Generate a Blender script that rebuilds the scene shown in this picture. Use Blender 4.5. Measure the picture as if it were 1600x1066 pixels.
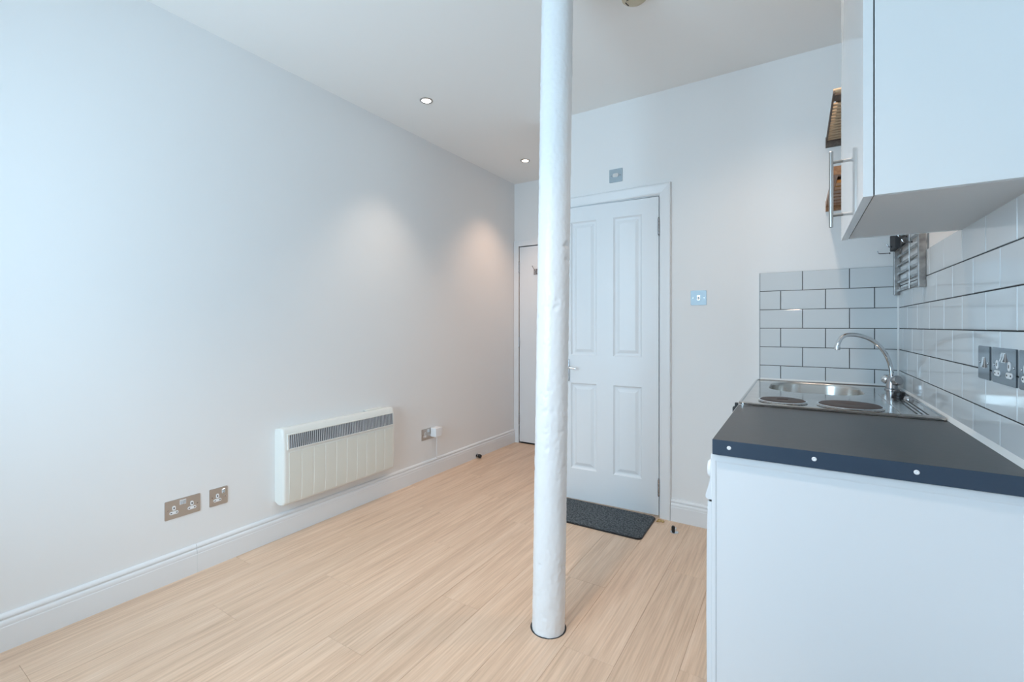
import bpy, bmesh, math, random
from mathutils import Vector, Matrix
random.seed(7)
PI = math.pi
R = math.radians
for o in list(bpy.data.objects): bpy.data.objects.remove(o)
S = bpy.context.scene
C = S.collection

# ------------------------------------------------------------------ camera, world, lights, exposure
H = 1.18                      # eye height
cam_d = bpy.data.cameras.new('camera'); cam = bpy.data.objects.new('camera', cam_d); C.objects.link(cam)
cam.location = (0, 0, H); cam.rotation_euler = (R(90), 0, R(32.16))
cam_d.sensor_width = 36; cam_d.lens = 16.0; cam_d.shift_y = -0.0144; cam_d.clip_start = 0.02
S.camera = cam
S.view_settings.view_transform = 'Standard'; S.view_settings.look = 'None'
S.view_settings.gamma = 1; S.view_settings.use_curve_mapping = False
S.view_settings.exposure = 1.14
W = bpy.data.worlds.new('sky'); S.world = W; W.use_nodes = True
W.node_tree.nodes['Background'].inputs[0].default_value = (0.62, 0.82, 1, 1)
W.node_tree.nodes['Background'].inputs[1].default_value = 1.6

def area(name, loc, rot, sx, sy, power, col):
    l = bpy.data.lights.new(name, 'AREA'); l.shape = 'RECTANGLE'; l.size = sx; l.size_y = sy
    l.energy = power; l.color = col
    o = bpy.data.objects.new(name, l); C.objects.link(o); o.location = loc; o.rotation_euler = rot
    return o
# daylight entering through the window behind the camera
area('window_daylight', (-1.42, -0.97, 1.45), (R(90), 0, 0), 1.44, 1.74, 25, (0.50, 0.78, 1.0))

def spot(name, loc, power, col, ang=125):
    l = bpy.data.lights.new(name, 'SPOT'); l.energy = power; l.color = col
    l.spot_size = R(ang); l.spot_blend = 0.9; l.shadow_soft_size = 0.035
    o = bpy.data.objects.new(name, l); C.objects.link(o); o.location = loc
    return o

# ------------------------------------------------------------------ materials
def mat(name, col, rough=0.5, metal=0.0, bump=None, spec=None, coat=0.0, var=None, emit=None):
    m = bpy.data.materials.new(name); m.use_nodes = True
    nt = m.node_tree; b = nt.nodes['Principled BSDF']
    b.inputs['Base Color'].default_value = (*col, 1)
    b.inputs['Roughness'].default_value = rough
    b.inputs['Metallic'].default_value = metal
    if spec is not None: b.inputs['Specular IOR Level'].default_value = spec
    if coat: b.inputs['Coat Weight'].default_value = coat; b.inputs['Coat Roughness'].default_value = 0.03
    tc = nt.nodes.new('ShaderNodeTexCoord')
    if bump:
        sc, st, dist = bump[:3]
        n = nt.nodes.new('ShaderNodeTexNoise'); n.inputs['Scale'].default_value = sc; n.inputs['Detail'].default_value = 4
        mp = nt.nodes.new('ShaderNodeMapping')
        if len(bump) > 3: mp.inputs['Scale'].default_value = bump[3]
        nt.links.new(tc.outputs['Object'], mp.inputs[0]); nt.links.new(mp.outputs[0], n.inputs['Vector'])
        bp = nt.nodes.new('ShaderNodeBump'); bp.inputs['Strength'].default_value = st; bp.inputs['Distance'].default_value = dist
        nt.links.new(n.outputs['Fac'], bp.inputs['Height']); nt.links.new(bp.outputs[0], b.inputs['Normal'])
    if var:
        c2, sc, scl = var
        n2 = nt.nodes.new('ShaderNodeTexNoise'); n2.inputs['Scale'].default_value = sc; n2.inputs['Detail'].default_value = 5
        mp2 = nt.nodes.new('ShaderNodeMapping'); mp2.inputs['Scale'].default_value = scl
        nt.links.new(tc.outputs['Object'], mp2.inputs[0]); nt.links.new(mp2.outputs[0], n2.inputs['Vector'])
        r = nt.nodes.new('ShaderNodeValToRGB')
        r.color_ramp.elements[0].position = 0.38; r.color_ramp.elements[1].position = 0.64
        r.color_ramp.elements[0].color = (*col, 1); r.color_ramp.elements[1].color = (*c2, 1)
        nt.links.new(n2.outputs['Fac'], r.inputs[0]); nt.links.new(r.outputs[0], b.inputs['Base Color'])
    if emit:
        b.inputs['Emission Color'].default_value = (*emit[0], 1); b.inputs['Emission Strength'].default_value = emit[1]
    return m

M = {}
M['wall'] = mat('wall_paint', (0.85, 0.84, 0.83), 0.75, bump=(160, 0.04, 0.002), spec=0.3)
M['ceil'] = mat('ceiling_paint', (0.91, 0.895, 0.87), 0.85, bump=(90, 0.03, 0.002), spec=0.2)
M['gloss'] = mat('white_gloss_paint', (0.82, 0.825, 0.83), 0.32, bump=(60, 0.03, 0.001))
M['door'] = mat('white_door_paint', (0.80, 0.81, 0.82), 0.4, bump=(140, 0.05, 0.001, (1, 1, 0.08)))
M['column'] = mat('thick_white_paint', (0.84, 0.85, 0.86), 0.3, bump=(70, 0.35, 0.003))
M['cream'] = mat('cream_enamel', (0.76, 0.75, 0.68), 0.35, bump=(300, 0.03, 0.001))
M['creamside'] = mat('pale_cream_plastic', (0.83, 0.82, 0.77), 0.35, bump=(200, 0.03, 0.001))
M['grey'] = mat('grille_grey', (0.50, 0.51, 0.53), 0.5, bump=(200, 0.03, 0.001))
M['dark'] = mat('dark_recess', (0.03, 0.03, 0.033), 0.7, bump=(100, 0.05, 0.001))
M['black'] = mat('black_rubber', (0.012, 0.012, 0.013), 0.45, bump=(200, 0.05, 0.001))
M['chrome'] = mat('chrome', (0.72, 0.74, 0.76), 0.10, 1.0, bump=(20, 0.02, 0.001))
M['chrome_worn'] = mat('worn_chrome', (0.42, 0.42, 0.43), 0.2, 1.0, bump=(60, 0.06, 0.001))
M['steel'] = mat('brushed_steel', (0.50, 0.48, 0.46), 0.28, 1.0, bump=(30, 0.06, 0.001, (1, 20, 1)))
M['plate'] = mat('brushed_socket_plate', (0.56, 0.53, 0.50), 0.42, 1.0, bump=(60, 0.05, 0.001, (1, 1, 12)))
M['mirror_plate'] = mat('mirror_chrome_plate', (0.17, 0.20, 0.23), 0.12, 1.0, bump=(9, 0.03, 0.002))
M['satin_plate'] = mat('satin_chrome_plate', (0.36, 0.41, 0.44), 0.45, 0.9, bump=(9, 0.03, 0.002))
M['top_steel'] = mat('pressed_steel_top', (0.60, 0.58, 0.56), 0.13, 1.0, bump=(14, 0.05, 0.003), var=((0.50, 0.48, 0.46), 30, (1, 1, 1)))
M['bowl'] = mat('sink_bowl_steel', (0.62, 0.60, 0.57), 0.26, 1.0, bump=(50, 0.04, 0.001))
M['plate_hot'] = mat('hotplate_iron', (0.045, 0.032, 0.028), 0.5, 0.3, bump=(200, 0.15, 0.001), var=((0.09, 0.055, 0.042), 14, (1, 1, 1)))
M['rackmetal'] = mat('satin_grey_metal', (0.30, 0.295, 0.29), 0.34, 1.0, bump=(80, 0.06, 0.001), var=((0.46, 0.45, 0.44), 40, (1, 1, 1)))
M['whiteplastic'] = mat('white_plastic', (0.86, 0.87, 0.88), 0.3, bump=(200, 0.02, 0.001))
M['appliance'] = mat('white_appliance_enamel', (0.78, 0.81, 0.84), 0.25, bump=(300, 0.03, 0.0005))
M['cab'] = mat('white_gloss_melamine', (0.80, 0.815, 0.82), 0.12, bump=(8, 0.01, 0.001))
M['cabdoor'] = mat('white_high_gloss_door', (0.80, 0.815, 0.82), 0.04, bump=(8, 0.005, 0.001))
M['cabunder'] = mat('white_melamine_carcass', (0.74, 0.74, 0.73), 0.4, bump=(200, 0.02, 0.001))
M['worktop'] = mat('charcoal_laminate', (0.026, 0.0275, 0.030), 0.33, bump=(220, 0.12, 0.0006, (1, 1, 1)), var=((0.036, 0.038, 0.042), 25, (1, 6, 1)))
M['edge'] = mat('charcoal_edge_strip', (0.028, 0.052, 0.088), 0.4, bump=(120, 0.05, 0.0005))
M['grout'] = mat('black_grout', (0.012, 0.013, 0.015), 0.85, bump=(400, 0.2, 0.0005))
M['sealant'] = mat('white_sealant', (0.78, 0.80, 0.80), 0.35, bump=(60, 0.2, 0.001))
M['yellow'] = mat('amber_foam', (0.42, 0.24, 0.06), 0.7, bump=(120, 0.8, 0.004), var=((0.6, 0.45, 0.22), 90, (1, 1, 1)))
M['darkwood'] = mat('greyed_brown_wood', (0.10, 0.075, 0.06), 0.55, bump=(60, 0.2, 0.001), var=((0.16, 0.12, 0.095), 12, (8, 1, 8)))
M['slatwood'] = mat('tan_slat_wood', (0.46, 0.33, 0.21), 0.45, bump=(60, 0.2, 0.001), var=((0.56, 0.42, 0.28), 12, (1, 8, 8)))
M['warmwood'] = mat('warm_brown_wood', (0.28, 0.125, 0.055), 0.42, bump=(60, 0.2, 0.001), var=((0.38, 0.19, 0.09), 12, (8, 1, 8)))
M['amberwood'] = mat('amber_slat_wood', (0.42, 0.17, 0.03), 0.4, bump=(60, 0.2, 0.001), var=((0.50, 0.24, 0.07), 12, (1, 8, 8)))
M['cooltube'] = mat('lamp_lens_white', (0.9, 0.9, 0.9), 0.3, bump=(50, 0.02, 0.001), emit=((0.88, 0.97, 1.0), 12))
M['warmtube'] = mat('lamp_lens_warm', (0.9, 0.9, 0.9), 0.3, bump=(50, 0.02, 0.001), emit=((1.0, 0.86, 0.66), 8))
M['alarm'] = mat('aged_ivory_plastic', (0.56, 0.48, 0.34), 0.4, bump=(120, 0.04, 0.001))

# glossy tile: white glaze with a gently uneven surface
def tile_mat():
    m = mat('white_glazed_tile', (0.66, 0.69, 0.705), 0.07, bump=(9, 0.02, 0.002))
    return m
M['tile'] = tile_mat()

# vinyl oak plank
def plank_mat():
    m = bpy.data.materials.new('light_oak_plank'); m.use_nodes = True
    nt = m.node_tree; N = nt.nodes.new; L = nt.links.new; b = nt.nodes['Principled BSDF']
    b.inputs['Roughness'].default_value = 0.42
    tc = N('ShaderNodeTexCoord'); oi = N('ShaderNodeObjectInfo')
    add = N('ShaderNodeVectorMath'); add.operation = 'MULTIPLY_ADD'
    cx = N('ShaderNodeCombineXYZ'); mul = N('ShaderNodeMath'); mul.operation = 'MULTIPLY'; mul.inputs[1].default_value = 37.0
    L(oi.outputs['Random'], mul.inputs[0])
    for i in range(3): L(mul.outputs[0], cx.inputs[i])
    add.inputs[1].default_value = (1, 1, 1)
    L(tc.outputs['Object'], add.inputs[0]); L(cx.outputs[0], add.inputs[2])
    def noise(scale, scl, det=6, rough=0.6, dist=0.0):
        mp = N('ShaderNodeMapping'); mp.inputs['Scale'].default_value = scl
        n = N('ShaderNodeTexNoise'); n.inputs['Scale'].default_value = scale; n.inputs['Detail'].default_value = det
        n.inputs['Roughness'].default_value = rough; n.inputs['Distortion'].default_value = dist
        L(add.outputs[0], mp.inputs[0]); L(mp.outputs[0], n.inputs['Vector']); return n
    a = noise(1.0, (38, 1.5, 1), 6, 0.68, 0.4)
    f = noise(1.0, (150, 4.0, 1), 4, 0.6)
    r = N('ShaderNodeValToRGB'); e = r.color_ramp.elements
    e[0].position = 0.28; e[0].color = (0.59, 0.41, 0.29, 1)
    e[1].position = 0.72; e[1].color = (0.80, 0.61, 0.465, 1)
    k = e.new(0.48); k.color = (0.71, 0.51, 0.365, 1)
    L(a.outputs['Fac'], r.inputs[0])
    r2 = N('ShaderNodeValToRGB'); r2.color_ramp.elements[0].position = 0.3; r2.color_ramp.elements[0].color = (0.87, 0.85, 0.83, 1)
    r2.color_ramp.elements[1].position = 0.6; r2.color_ramp.elements[1].color = (1.04, 1.04, 1.04, 1)
    L(f.outputs['Fac'], r2.inputs[0])
    mx = N('ShaderNodeMix'); mx.data_type = 'RGBA'; mx.blend_type = 'MULTIPLY'; mx.inputs['Factor'].default_value = 1
    L(r.outputs[0], mx.inputs['A']); L(r2.outputs[0], mx.inputs['B'])
    # whole planks differ a little
    hs = N('ShaderNodeHueSaturation'); mr = N('ShaderNodeMapRange')
    mr.inputs['To Min'].default_value = 0.97; mr.inputs['To Max'].default_value = 1.03
    L(oi.outputs['Random'], mr.inputs['Value']); L(mr.outputs[0], hs.inputs['Value']); L(mx.outputs['Result'], hs.inputs['Color'])
    L(hs.outputs[0], b.inputs['Base Color'])
    bp = N('ShaderNodeBump'); bp.inputs['Strength'].default_value = 0.12; bp.inputs['Distance'].default_value = 0.001
    L(f.outputs['Fac'], bp.inputs['Height']); L(bp.outputs[0], b.inputs['Normal'])
    return m
M['plank'] = plank_mat()

def mat_fabric():
    m = mat('dark_grey_mat_pile', (0.035, 0.042, 0.048), 0.95, bump=(260, 1.0, 0.006), var=((0.16, 0.18, 0.195), 110, (1, 1, 1)))
    return m
M['mat'] = mat_fabric()

def glass_mat():
    m = bpy.data.materials.new('window_glass'); m.use_nodes = True
    nt = m.node_tree; nt.nodes.clear(); N = nt.nodes.new
    o = N('ShaderNodeOutputMaterial'); t = N('ShaderNodeBsdfTransparent'); g = N('ShaderNodeBsdfGlossy'); mx = N('ShaderNodeMixShader')
    g.inputs['Roughness'].default_value = 0.02; f = N('ShaderNodeFresnel'); f.inputs[0].default_value = 1.3
    nt.links.new(f.outputs[0], mx.inputs[0]); nt.links.new(t.outputs[0], mx.inputs[1]); nt.links.new(g.outputs[0], mx.inputs[2])
    nt.links.new(mx.outputs[0], o.inputs[0]); return m
M['glass'] = glass_mat()

# ------------------------------------------------------------------ mesh helpers
def bx(bm, x0, x1, y0, y1, z0, z1, bev=0.0, seg=2):
    t = bmesh.new()
    bmesh.ops.create_cube(t, size=1)
    for v in t.verts:
        v.co = Vector(((x0+x1)/2 + v.co.x*(x1-x0), (y0+y1)/2 + v.co.y*(y1-y0), (z0+z1)/2 + v.co.z*(z1-z0)))
    if bev: bmesh.ops.bevel(t, geom=list(t.edges), offset=bev, segments=seg, profile=0.5, affect='EDGES')
    merge(bm, t); return bm

def merge(bm, t):
    me = bpy.data.meshes.new('tmp'); t.to_mesh(me); t.free(); bm.from_mesh(me); bpy.data.meshes.remove(me)

def axis_mat(axis):
    return {'Z': Matrix(), 'X': Matrix.Rotation(PI/2, 4, 'Y'), 'Y': Matrix.Rotation(-PI/2, 4, 'X'), '-Y': Matrix.Rotation(PI/2, 4, 'X'), '-X': Matrix.Rotation(-PI/2, 4, 'Y')}[axis]

def lathe(bm, prof, c=(0, 0, 0), axis='Z', n=24):
    """prof: list of (radius, height along the axis); closed ends where the radius is 0"""
    Mx = Matrix.Translation(c) @ axis_mat(axis)
    rings = []
    for r, h in prof:
        if r < 1e-7: rings.append([bm.verts.new(Mx @ Vector((0, 0, h)))])
        else: rings.append([bm.verts.new(Mx @ Vector((r*math.cos(2*PI*i/n), r*math.sin(2*PI*i/n), h))) for i in range(n)])
    for a, b in zip(rings, rings[1:]):
        for i in range(n):
            j = (i+1) % n
            if len(a) == 1 and len(b) == 1: continue
            if len(a) == 1: bm.faces.new((a[0], b[i], b[j]))
            elif len(b) == 1: bm.faces.new((a[i], a[j], b[0]))
            else: bm.faces.new((a[i], a[j], b[j], b[i]))
    return bm

def cyl(bm, r, h, c=(0, 0, 0), axis='Z', n=20, bev=0.0):
    if bev: return lathe(bm, [(0, 0), (r-bev, 0), (r, bev), (r, h-bev), (r-bev, h), (0, h)], c, axis, n)
    return lathe(bm, [(0, 0), (r, 0), (r, h), (0, h)], c, axis, n)

def tube(bm, pts, r, n=10, closed=False):
    pts = [Vector(p) for p in pts]; rings = []
    up = None
    rr = r if isinstance(r, (list, tuple)) else [r]*len(pts)
    for i, p in enumerate(pts):
        if closed: d = pts[(i+1) % len(pts)] - pts[i-1]
        else: d = (pts[min(i+1, len(pts)-1)] - pts[max(i-1, 0)])
        d.normalize()
        if up is None:
            up = Vector((0, 0, 1)) if abs(d.z) < 0.9 else Vector((1, 0, 0))
        a = d.cross(up)
        if a.length < 1e-4: a = d.cross(Vector((0.3, 1, 0.2)))
        a.normalize(); b = d.cross(a).normalized(); up = -b if False else a.cross(d)
        rings.append([bm.verts.new(p + a*rr[i]*math.cos(2*PI*k/n) + b*rr[i]*math.sin(2*PI*k/n)) for k in range(n)])
    m = len(rings)
    for i in range(m if closed else m-1):
        A, B = rings[i], rings[(i+1) % m]
        for k in range(n): bm.faces.new((A[k], A[(k+1) % n], B[(k+1) % n], B[k]))
    if not closed:
        bm.faces.new(list(reversed(rings[0]))); bm.faces.new(rings[-1])
    return bm

def prism(bm, poly, axis, a0, a1):
    """poly = 2D outline; extruded along axis from a0 to a1. axis 'X': (y,z); 'Y': (x,z); 'Z': (x,y)"""
    def P(u, v, a): return {'X': (a, u, v), 'Y': (u, a, v), 'Z': (u, v, a)}[axis]
    A = [bm.verts.new(P(u, v, a0)) for u, v in poly]; B = [bm.verts.new(P(u, v, a1)) for u, v in poly]
    n = len(poly)
    for i in range(n): bm.faces.new((A[i], A[(i+1) % n], B[(i+1) % n], B[i]))
    bm.faces.new(list(reversed(A))); bm.faces.new(B)
    return bm

def rrect(w, h, r, n=6, cx=0, cy=0):
    pts = []
    for sx, sy, a0 in ((1, 1, 0), (-1, 1, 90), (-1, -1, 180), (1, -1, 270)):
        for i in range(n+1):
            a = R(a0 + 90*i/n)
            pts.append((cx + sx*(w/2-r) + r*math.cos(a), cy + sy*(h/2-r) + r*math.sin(a)))
    return pts

def obj(name, bm, m, parent=None, smooth=True, ang=40):
    bmesh.ops.recalc_face_normals(bm, faces=list(bm.faces))
    me = bpy.data.meshes.new(name); bm.to_mesh(me); bm.free()
    if smooth:
        me.shade_smooth(); me.set_sharp_from_angle(angle=R(ang))
        wn = True
    else: wn = False
    me.materials.append(m if not isinstance(m, str) else M[m])
    o = bpy.data.objects.new(name, me); C.objects.link(o)
    if parent: o.parent = parent
    if wn and len(me.polygons) < 3000:
        md = o.modifiers.new('weighted_normal', 'WEIGHTED_NORMAL'); md.keep_sharp = True; md.weight = 90
    return o
def thing(name, label, cat, loc=(0, 0, 0), rotz=0, group=None):
    o = bpy.data.objects.new(name, None); C.objects.link(o); o.empty_display_size = 0.1
    o.location = loc; o.rotation_euler = (0, 0, rotz); o['label'] = label; o['category'] = cat
    if group: o['group'] = group
    return o
def tag(o, label, cat, group=None):
    o['label'] = label; o['category'] = cat
    if group: o['group'] = group
    return o
def struct(name, bm, m, parent=None, label=None):
    o = obj(name, bm, m, parent)
    if not parent: o['kind'] = 'structure'
    if label: o['label'] = label
    return o
def tree(root):
    r = root.copy(); C.objects.link(r)
    for ch in list(root.children):
        c = ch.copy(); C.objects.link(c); c.parent = r
        for g in list(ch.children):
            d = g.copy(); C.objects.link(d); d.parent = c
    return r
NB = bmesh.new

# ------------------------------------------------------------------ room shell
XL, XR, XT = -2.455, 0.420, 0.412       # left wall, right wall, right tile face
YB, YF, YW = 2.865, 3.95, -0.90         # door wall, far wall, window wall
YT = 2.857                              # tile face on the door wall
ZC = 2.63
XP = -1.56                              # end of the door wall (passage side)

w = struct('wall_left', bx(NB(), XL-0.1, XL, YW-0.1, YF+0.1, -0.02, ZC+0.02), 'wall')
w['label'] = 'long plain white wall with sockets and panel heater'
wall_right = struct('wall_right', bx(NB(), XR, XR+0.1, YW-0.1, YB, -0.02, ZC+0.02), 'wall')
wall_right['label'] = 'white right wall behind the kitchen, partly tiled'
# door wall with an opening for door 1
D1L, D1R, D1T = -1.413, -0.729, 1.985
bm = NB()
bx(bm, XP, D1L-0.012, YB, YB+0.12, -0.02, ZC+0.02)
bx(bm, D1R+0.012, XR+0.1, YB, YB+0.12, -0.02, ZC+0.02)
bx(bm, D1L-0.012, D1R+0.012, YB, YB+0.12, D1T+0.012, ZC+0.02)
wall_back = struct('wall_back', bm, 'wall'); wall_back['label'] = 'white wall holding the four-panel door and the tiled splashback'
struct('wall_closet', bx(NB(), D1L-0.05, D1R+0.05, YB+0.7, YB+0.75, -0.02, ZC), 'wall')
bm = NB(); bx(bm, XP, XP+0.1, YB+0.12, YF+0.1, -0.02, ZC+0.02)
struct('wall_passage', bm, 'wall')
D2L, D2R, D2T = -2.392, -1.632, 1.985
bm = NB()
bx(bm, XL, D2L-0.01, YF, YF+0.1, -0.02, ZC+0.02)
bx(bm, D2R+0.01, XP, YF, YF+0.1, -0.02, ZC+0.02)
bx(bm, D2L-0.01, D2R+0.01, YF, YF+0.1, D2T+0.01, ZC+0.02)
bx(bm, D2L-0.01, D2R+0.01, YF+0.08, YF+0.1, -0.02, D2T+0.01)
w = struct('wall_far', bm, 'wall')
# window wall behind the camera
WX0, WX1, WZ0, WZ1 = -2.14, -0.70, 0.58, 2.32
bm = NB()
bx(bm, XL, WX0, YW-0.2, YW, -0.02, ZC+0.02); bx(bm, WX1, XR, YW-0.2, YW, -0.02, ZC+0.02)
bx(bm, WX0, WX1, YW-0.2, YW, -0.02, WZ0); bx(bm, WX0, WX1, YW-0.2, YW, WZ1, ZC+0.02)
struct('wall_front', bm, 'wall')
bm = NB()
for a, b_, c, d in ((WX0, WX0+0.05, WZ0, WZ1), (WX1-0.05, WX1, WZ0, WZ1), (WX0+0.05, WX1-0.05, WZ0, WZ0+0.05), (WX0+0.05, WX1-0.05, WZ1-0.05, WZ1), (WX0+0.05, WX1-0.05, 1.43, 1.47)):
    bx(bm, a, b_, YW-0.06, YW-0.01, c, d, 0.004)
win = struct('window_1', bm, 'gloss'); win['label'] = 'white sash window behind the viewer'
obj('pane', bx(NB(), WX0+0.05, WX1-0.05, YW-0.045, YW-0.041, WZ0+0.05, 1.43), 'glass', win)
obj('pane', bx(NB(), WX0+0.05, WX1-0.05, YW-0.035, YW-0.031, 1.47, WZ1-0.05), 'glass', win)
obj('window_sill', bx(NB(), WX0-0.05, WX1+0.05, YW-0.01, YW+0.09, WZ0-0.035, WZ0-0.001, 0.006), 'gloss', win)
ceil = struct('ceiling', bx(NB(), XL-0.1, XR+0.1, YW-0.1, YF+0.1, ZC, ZC+0.1), 'ceil')
ceil['label'] = 'plain white ceiling'

# floor: base + individual planks running away along the left wall
floor = struct('floor', bx(NB(), XL-0.1, XR+0.1, YW-0.1, YF+0.1, -0.06, -0.006), 'dark')
floor['label'] = 'light oak plank floor'
PW, PL = 0.195, 1.24
plank_cache = {}
def plank(x0, x1, y0, y1):
    g = 0.0003
    key = (round(x1-x0, 3), round(y1-y0, 3))
    if key not in plank_cache:
        bm = NB(); wx, wy = key[0]/2-g, key[1]/2-g
        bx(bm, -wx, wx, -wy, wy, -0.006, 0, 0)
        top = [e for e in bm.edges if all(v.co.z > -0.001 for v in e.verts)]
        bmesh.ops.bevel(bm, geom=top, offset=0.0005, segments=1, affect='EDGES')
        o = obj('plank', bm, 'plank', floor, smooth=False); plank_cache[key] = o
    else:
        o = plank_cache[key].copy(); C.objects.link(o)
    o.location = ((x0+x1)/2, (y0+y1)/2, 0)
x = -0.345 - PW*11
col = 0
ends = {0: 0.4}
while x < XR:
    x0, x1 = max(x, XL), min(x+PW, XR)
    if x1 - x0 > 0.01:
        off = {9: 1.524, 10: 1.03, 11: 1.63, 8: 0.72, 7: 2.02}.get(col, (col*0.47 + random.uniform(-.06, .06)))
        y = off - PL*4
        while y < YF:
            y0, y1 = max(y, YW), min(y+PL, YF)
            if y1-y0 > 0.02 and not (y0 > YB+0.13 and x0 > XP and y0 > YB+0.76): plank(x0, x1, y0, y1)
            y += PL
    x += PW; col += 1

# skirting profile (depth, height)
SK = [(0, 0), (0.018, 0), (0.018, 0.085), (0.0155, 0.0885), (0.0165, 0.096), (0.0155, 0.104), (0.0125, 0.1085), (0.0095, 0.110), (0.0095, 0.1145), (0.013, 0.117), (0.0135, 0.122), (0.011, 0.1285), (0.006, 0.132), (0, 0.133)]
s1 = struct('baseboard_left', prism(NB(), [(XL+d, z) for d, z in SK], 'Y', YW, 1.043), 'gloss')
prism(bm := NB(), [(XL+d, z) for d, z in SK], 'Y', 1.0445, YF-0.013)
struct('baseboard_left.001', bm, 'gloss')
s1['label'] = 'white moulded skirting board along the left wall'
obj('joint_filler', bx(NB(), XL+0.001, XL+0.0186, 1.0425, 1.045, 0.001, 0.087), 'sealant', s1)
struct('baseboard_back', prism(NB(), [(YB-d, z) for d, z in SK], 'X', D1R+0.075, -0.175), 'gloss')
struct('baseboard_right', prism(NB(), [(XR-d, z) for d, z in SK], 'Y', YW, 1.30), 'gloss')
struct('baseboard_passage', prism(NB(), [(XP-d, z) for d, z in SK], 'Y', YB+0.02, YF), 'gloss')

# ------------------------------------------------------------------ doors
def hinge(parent, x, y, z):
    bm = NB()
    for k in range(5): cyl(bm, 0.0062, 0.0185, (x, y, z-0.05+k*0.02), 'Z', 12, 0.001)
    for s in (-1, 1): lathe(bm, [(0, 0), (0.004, 0.003), (0.004, 0.006), (0, 0.009)] if s > 0 else [(0, -0.009), (0.004, -0.006), (0.004, -0.003), (0, 0)], (x, y, z+s*0.049), 'Z', 10)
    bx(bm, x-0.0008, x+0.0008, y+0.002, y+0.03, z-0.05, z+0.05)
    h = obj('hinge', bm, 'chrome_worn', parent); h['label'] = 'worn metal butt hinge'
    return h

def panel_door(parent, W_, Hh, panels):
    """leaf in local coords: x from -W_ to 0 (hinge side at 0), front face at y=0 facing -y, thickness to +y"""
    bm = NB()
    xs = sorted({-W_, 0} | {p[0] for p in panels} | {p[1] for p in panels})
    zs = sorted({0, Hh} | {p[2] for p in panels} | {p[3] for p in panels})
    def inside(x, z): return any(p[0] <= x <= p[1] and p[2] <= z <= p[3] for p in panels)
    vs = {}
    def V(x, z):
        if (x, z) not in vs: vs[(x, z)] = bm.verts.new((x, 0, z))
        return vs[(x, z)]
    for i in range(len(xs)-1):
        for j in range(len(zs)-1):
            if not inside((xs[i]+xs[i+1])/2, (zs[j]+zs[j+1])/2):
                bm.faces.new((V(xs[i], zs[j]), V(xs[i+1], zs[j]), V(xs[i+1], zs[j+1]), V(xs[i], zs[j+1])))
    # back and sides
    b = [bm.verts.new((x, 0.035, z)) for x, z in ((-W_, 0), (0, 0), (0, Hh), (-W_, Hh))]
    bm.faces.new(b)
    def side(line, b0, b1): bm.faces.new([V(*q) for q in line] + [b1, b0])
    side([(x, 0) for x in xs], b[0], b[1]); side([(0, z) for z in zs], b[1], b[2])
    side([(x, Hh) for x in reversed(xs)], b[2], b[3]); side([(-W_, z) for z in reversed(zs)], b[3], b[0])
    leaf = obj('door_leaf', bm, 'door', parent, smooth=False)
    # moulded panels: ovolo drop, flat, raised field
    for p in panels:
        bm = NB(); rings = []
        for ins, dep in ((0, 0), (0.003, 0.0035), (0.009, 0.009), (0.015, 0.0105), (0.022, 0.0105), (0.040, 0.0035), (0.042, 0.003)):
            rings.append([bm.verts.new((x, dep, z)) for x, z in ((p[0]+ins, p[2]+ins), (p[1]-ins, p[2]+ins), (p[1]-ins, p[3]-ins), (p[0]+ins, p[3]-ins))])
        for A, B in zip(rings, rings[1:]):
            for k in range(4): bm.faces.new((A[k], A[(k+1) % 4], B[(k+1) % 4], B[k]))
        bm.faces.new(rings[-1])
        obj('door_panel', bm, 'door', parent, smooth=False)
    return leaf

def architrave(bm, x0, x1, zt, y, w=0.066, head=True):
    prof = [(0, 0), (0, 0.010), (0.006, 0.014), (0.014, 0.013), (0.046, 0.017), (0.056, 0.019), (0.062, 0.017), (w, 0.012), (w, 0)]
    for side in (-1, 1):
        pts_b, pts_t = [], []
        for u, d in prof:
            xx = (x1 + u) if side > 0 else (x0 - u)
            pts_b.append(bm.verts.new((xx, y-d, 0))); pts_t.append(bm.verts.new((xx, y-d, zt+u)))
        n = len(prof)
        for i in range(n): bm.faces.new((pts_b[i], pts_b[(i+1) % n], pts_t[(i+1) % n], pts_t[i]))
        bm.faces.new(pts_b)
    L_ = [bm.verts.new((x0-u, y-d, zt+u)) for u, d in prof]; R_ = [bm.verts.new((x1+u, y-d, zt+u)) for u, d in prof]
    n = len(prof)
    for i in range(n): bm.faces.new((L_[i], L_[(i+1) % n], R_[(i+1) % n], R_[i]))

d1 = bpy.data.objects.new('door_1', None); C.objects.link(d1); d1['kind'] = 'structure'; d1['label'] = 'white four-panel door slightly ajar in the wall beside the column'
d1.location = (D1R, YB-0.004, 0.012); d1.rotation_euler = (0, 0, R(2.6))
panel_door(d1, 0.684, 1.970, [(-0.286, -0.103, 0.972, 1.872), (-0.581, -0.398, 0.972, 1.872), (-0.286, -0.103, 0.206, 0.785), (-0.581, -0.398, 0.206, 0.785)])
hinge(d1, 0.001, -0.006, 1.784); hinge(d1, 0.001, -0.006, 0.173)
hp = obj('handle_plate', bx(NB(), -0.628, -0.589, -0.009, 0.0, 0.795, 0.945, 0.004), 'chrome_worn', d1)
bm = NB(); cyl(bm, 0.009, 0.045, (-0.608, -0.009, 0.892), '-Y', 14)
tube(bm, [(-0.608, -0.048, 0.892), (-0.585, -0.051, 0.893), (-0.555, -0.050, 0.889), (-0.527, -0.046, 0.886)], [0.008, 0.0075, 0.0065, 0.005], 10)
obj('lever', bm, 'chrome', hp)
bm = NB()
bx(bm, D1R+0.004, D1R+0.012, YB, YB+0.12, 0, D1T+0.004); bx(bm, D1L-0.012, D1L-0.004, YB, YB+0.12, 0, D1T+0.004)
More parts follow.
